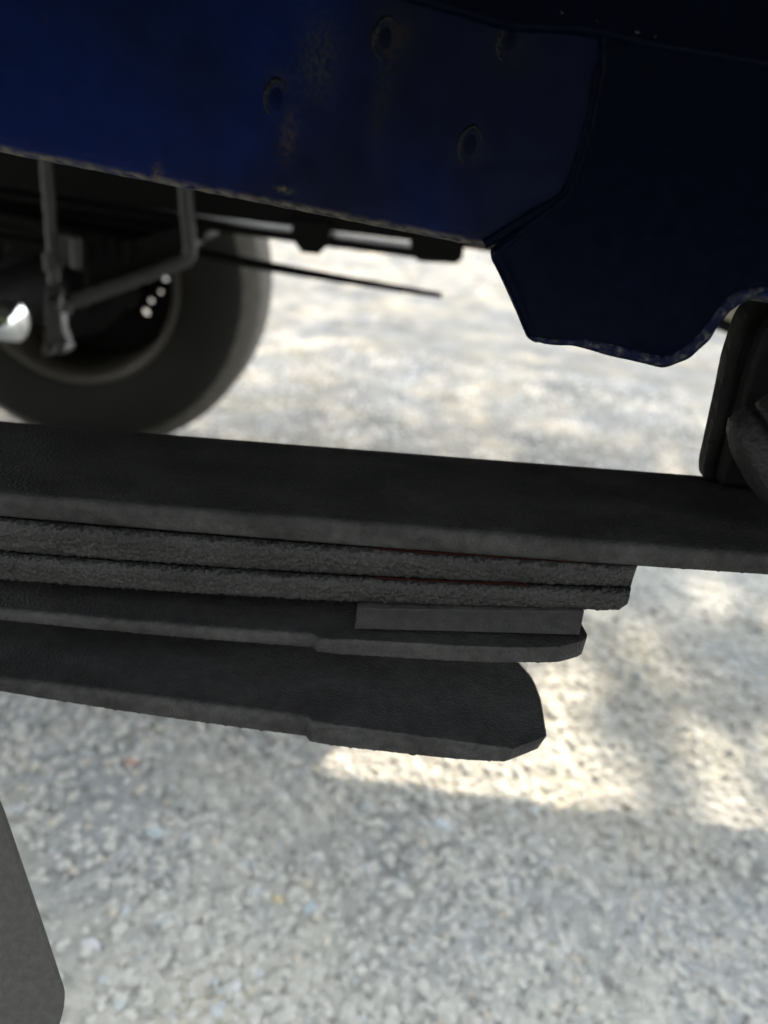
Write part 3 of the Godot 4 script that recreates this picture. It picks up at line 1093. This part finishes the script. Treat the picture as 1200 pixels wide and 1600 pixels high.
func bracket() -> void:
	var z := -1.12
	var t := thing("spring_clamp", "dark greasy spring clamp with upright bolt, forked foot and bent bar before the far wheel", "clamp", Vector3(-0.54, 0.44, z))
	part("upright_bolt", tube(bent([clamp_at(-0.541, 0.77), clamp_at(-0.5398, 0.65), clamp_at(-0.540, 0.595), clamp_at(-0.541, 0.545)], 0.01), [0.0085], 14, 0.0008, 0.01), M["dusty steel"], t)
	for y in [0.578, 0.566]:
		part("nut", tube([clamp_at(-0.5415, y), clamp_at(-0.5415, y + 0.011)], [0.014], 6), M["dusty steel"], t)
	var fl := PackedVector2Array()
	for p in [clamp_at(-0.535, 0.575), clamp_at(-0.497, 0.577), clamp_at(-0.493, 0.590), clamp_at(-0.495, 0.622), clamp_at(-0.534, 0.620)]:
		fl.append(Vector2(p.x, p.y))
	part("flange", plate(fl, 0.004, 0.02, 0.003), M["dusty steel"], t)
	part("flange_bolt", tube([clamp_at(-0.501, 0.575, 0.008), clamp_at(-0.499, 0.618, 0.008)], [0.009], 10, 0.001, 0.01), M["dusty steel"], t)
	for k in 3:
		part("clamp_rib", tube([clamp_at(-0.475 + k * 0.022, 0.592, -0.01), clamp_at(-0.474 + k * 0.022, 0.622, -0.01)], [0.006], 8), M["dark steel"], t)
	var fk := PackedVector2Array()
	for p in [clamp_at(-0.552, 0.540), clamp_at(-0.556, 0.490), clamp_at(-0.561, 0.445), clamp_at(-0.552, 0.436), clamp_at(-0.545, 0.452), clamp_at(-0.541, 0.462), clamp_at(-0.536, 0.452), clamp_at(-0.528, 0.447), clamp_at(-0.524, 0.462), clamp_at(-0.530, 0.480), clamp_at(-0.530, 0.540)]:
		fk.append(Vector2(p.x, p.y))
	part("forked_foot", plate(fk, 0.008, 0.02, 0.003), M["dusty steel"], t)
	part("foot_bolt", tube([clamp_at(-0.529, 0.452, -0.01), clamp_at(-0.529, 0.452, 0.02)], [0.009], 8), M["dusty steel"], t)
	part("foot_bolt", tube([clamp_at(-0.553, 0.444, -0.01), clamp_at(-0.553, 0.444, 0.018)], [0.008], 8), M["dusty steel"], t)
	part("bent_bar", tube(bent([clamp_at(-0.545, 0.518, 0.012), clamp_at(-0.508, 0.526, 0.012), clamp_at(-0.428, 0.564, 0.012), clamp_at(-0.350, 0.603, 0.012), clamp_at(-0.331, 0.619, 0.012), clamp_at(-0.334, 0.658, 0.012), clamp_at(-0.341, 0.73, 0.012)], 0.006), [0.0105], 12, 0.0006, 0.01), M["dusty steel"], t)
	part("bar_eye", tube([clamp_at(-0.512, 0.530, 0.016), clamp_at(-0.520, 0.512, 0.016)], [0.012], 10, 0.002, 0.01), M["dusty steel"], t)
	part("bar_plate", plate(PackedVector2Array([Vector2(0.045, 0.095), Vector2(0.19, 0.165), Vector2(0.19, 0.215), Vector2(0.045, 0.15)]), -0.012, 0.01, 0.002), M["dark steel"], t)

func small_things() -> void:
	var t := thing("metal_cylinder", "shiny bare metal cylinder with rounded end at the left edge", "cylinder", Vector3(-0.665, 0.456, -1.2))
	var prof := []
	for k in 9:
		var a := PI / 2 * k / 8.0
		prof.append(Vector2(0.0325 * sin(a) + 0.0002, 0.032 - 0.012 * (1.0 - cos(a))))
	prof.append_array([Vector2(0.033, 0.0), Vector2(0.033, -0.30), Vector2(0.028, -0.305), Vector2(0.001, -0.305)])
	var c := part("barrel", lathe(prof, 64), M["bare metal"], t)
	c.rotation_degrees = Vector3(0, 82, 12)
	var s := part("strap", lathe([Vector2(0.0335, 0.012), Vector2(0.0355, 0.012), Vector2(0.0355, -0.012), Vector2(0.0335, -0.012)], 48), M["dark steel"], t)
	s.rotation_degrees = Vector3(0, 82, 12)
	s.position = c.basis * Vector3(0, 0, -0.15)

func black_plate() -> void:
	var t := thing("steel_plate", "matt dark grey steel plate cutting into the lower left corner", "plate", Vector3(-0.158, 0.4998, -0.2359))
	# its own plane leans back; the outline is in that plane
	var n := Vector3(0.15, 0.62, 0.77).normalized()
	var ux := Vector3(1, 0, 0)
	ux = (ux - n * ux.dot(n)).normalized()
	var uy := n.cross(ux)
	var pts := [Vector3(-0.1581, 0.4998, -0.2359), Vector3(-0.1284, 0.4578, -0.2079), Vector3(-0.1141, 0.4372, -0.194), Vector3(-0.1131, 0.4314, -0.1896), Vector3(-0.1141, 0.4204, -0.1806), Vector3(-0.2114, 0.4254, -0.1656), Vector3(-0.2574, 0.5601, -0.2651), Vector3(-0.2094, 0.561, -0.2752)]
	var poly := PackedVector2Array()
	pts.reverse()
	for p in pts:
		var q: Vector3 = p - t.position
		poly.append(Vector2(q.dot(ux), q.dot(uy)))
	if Geometry2D.is_polygon_clockwise(poly):
		poly.reverse()
	var pl := part("plate_sheet", plate(poly, 0.0, 0.006, 0.0008, 0.002, 0.0001, 1), M["grey plate paint"], t)
	pl.basis = Basis(ux, uy, n)
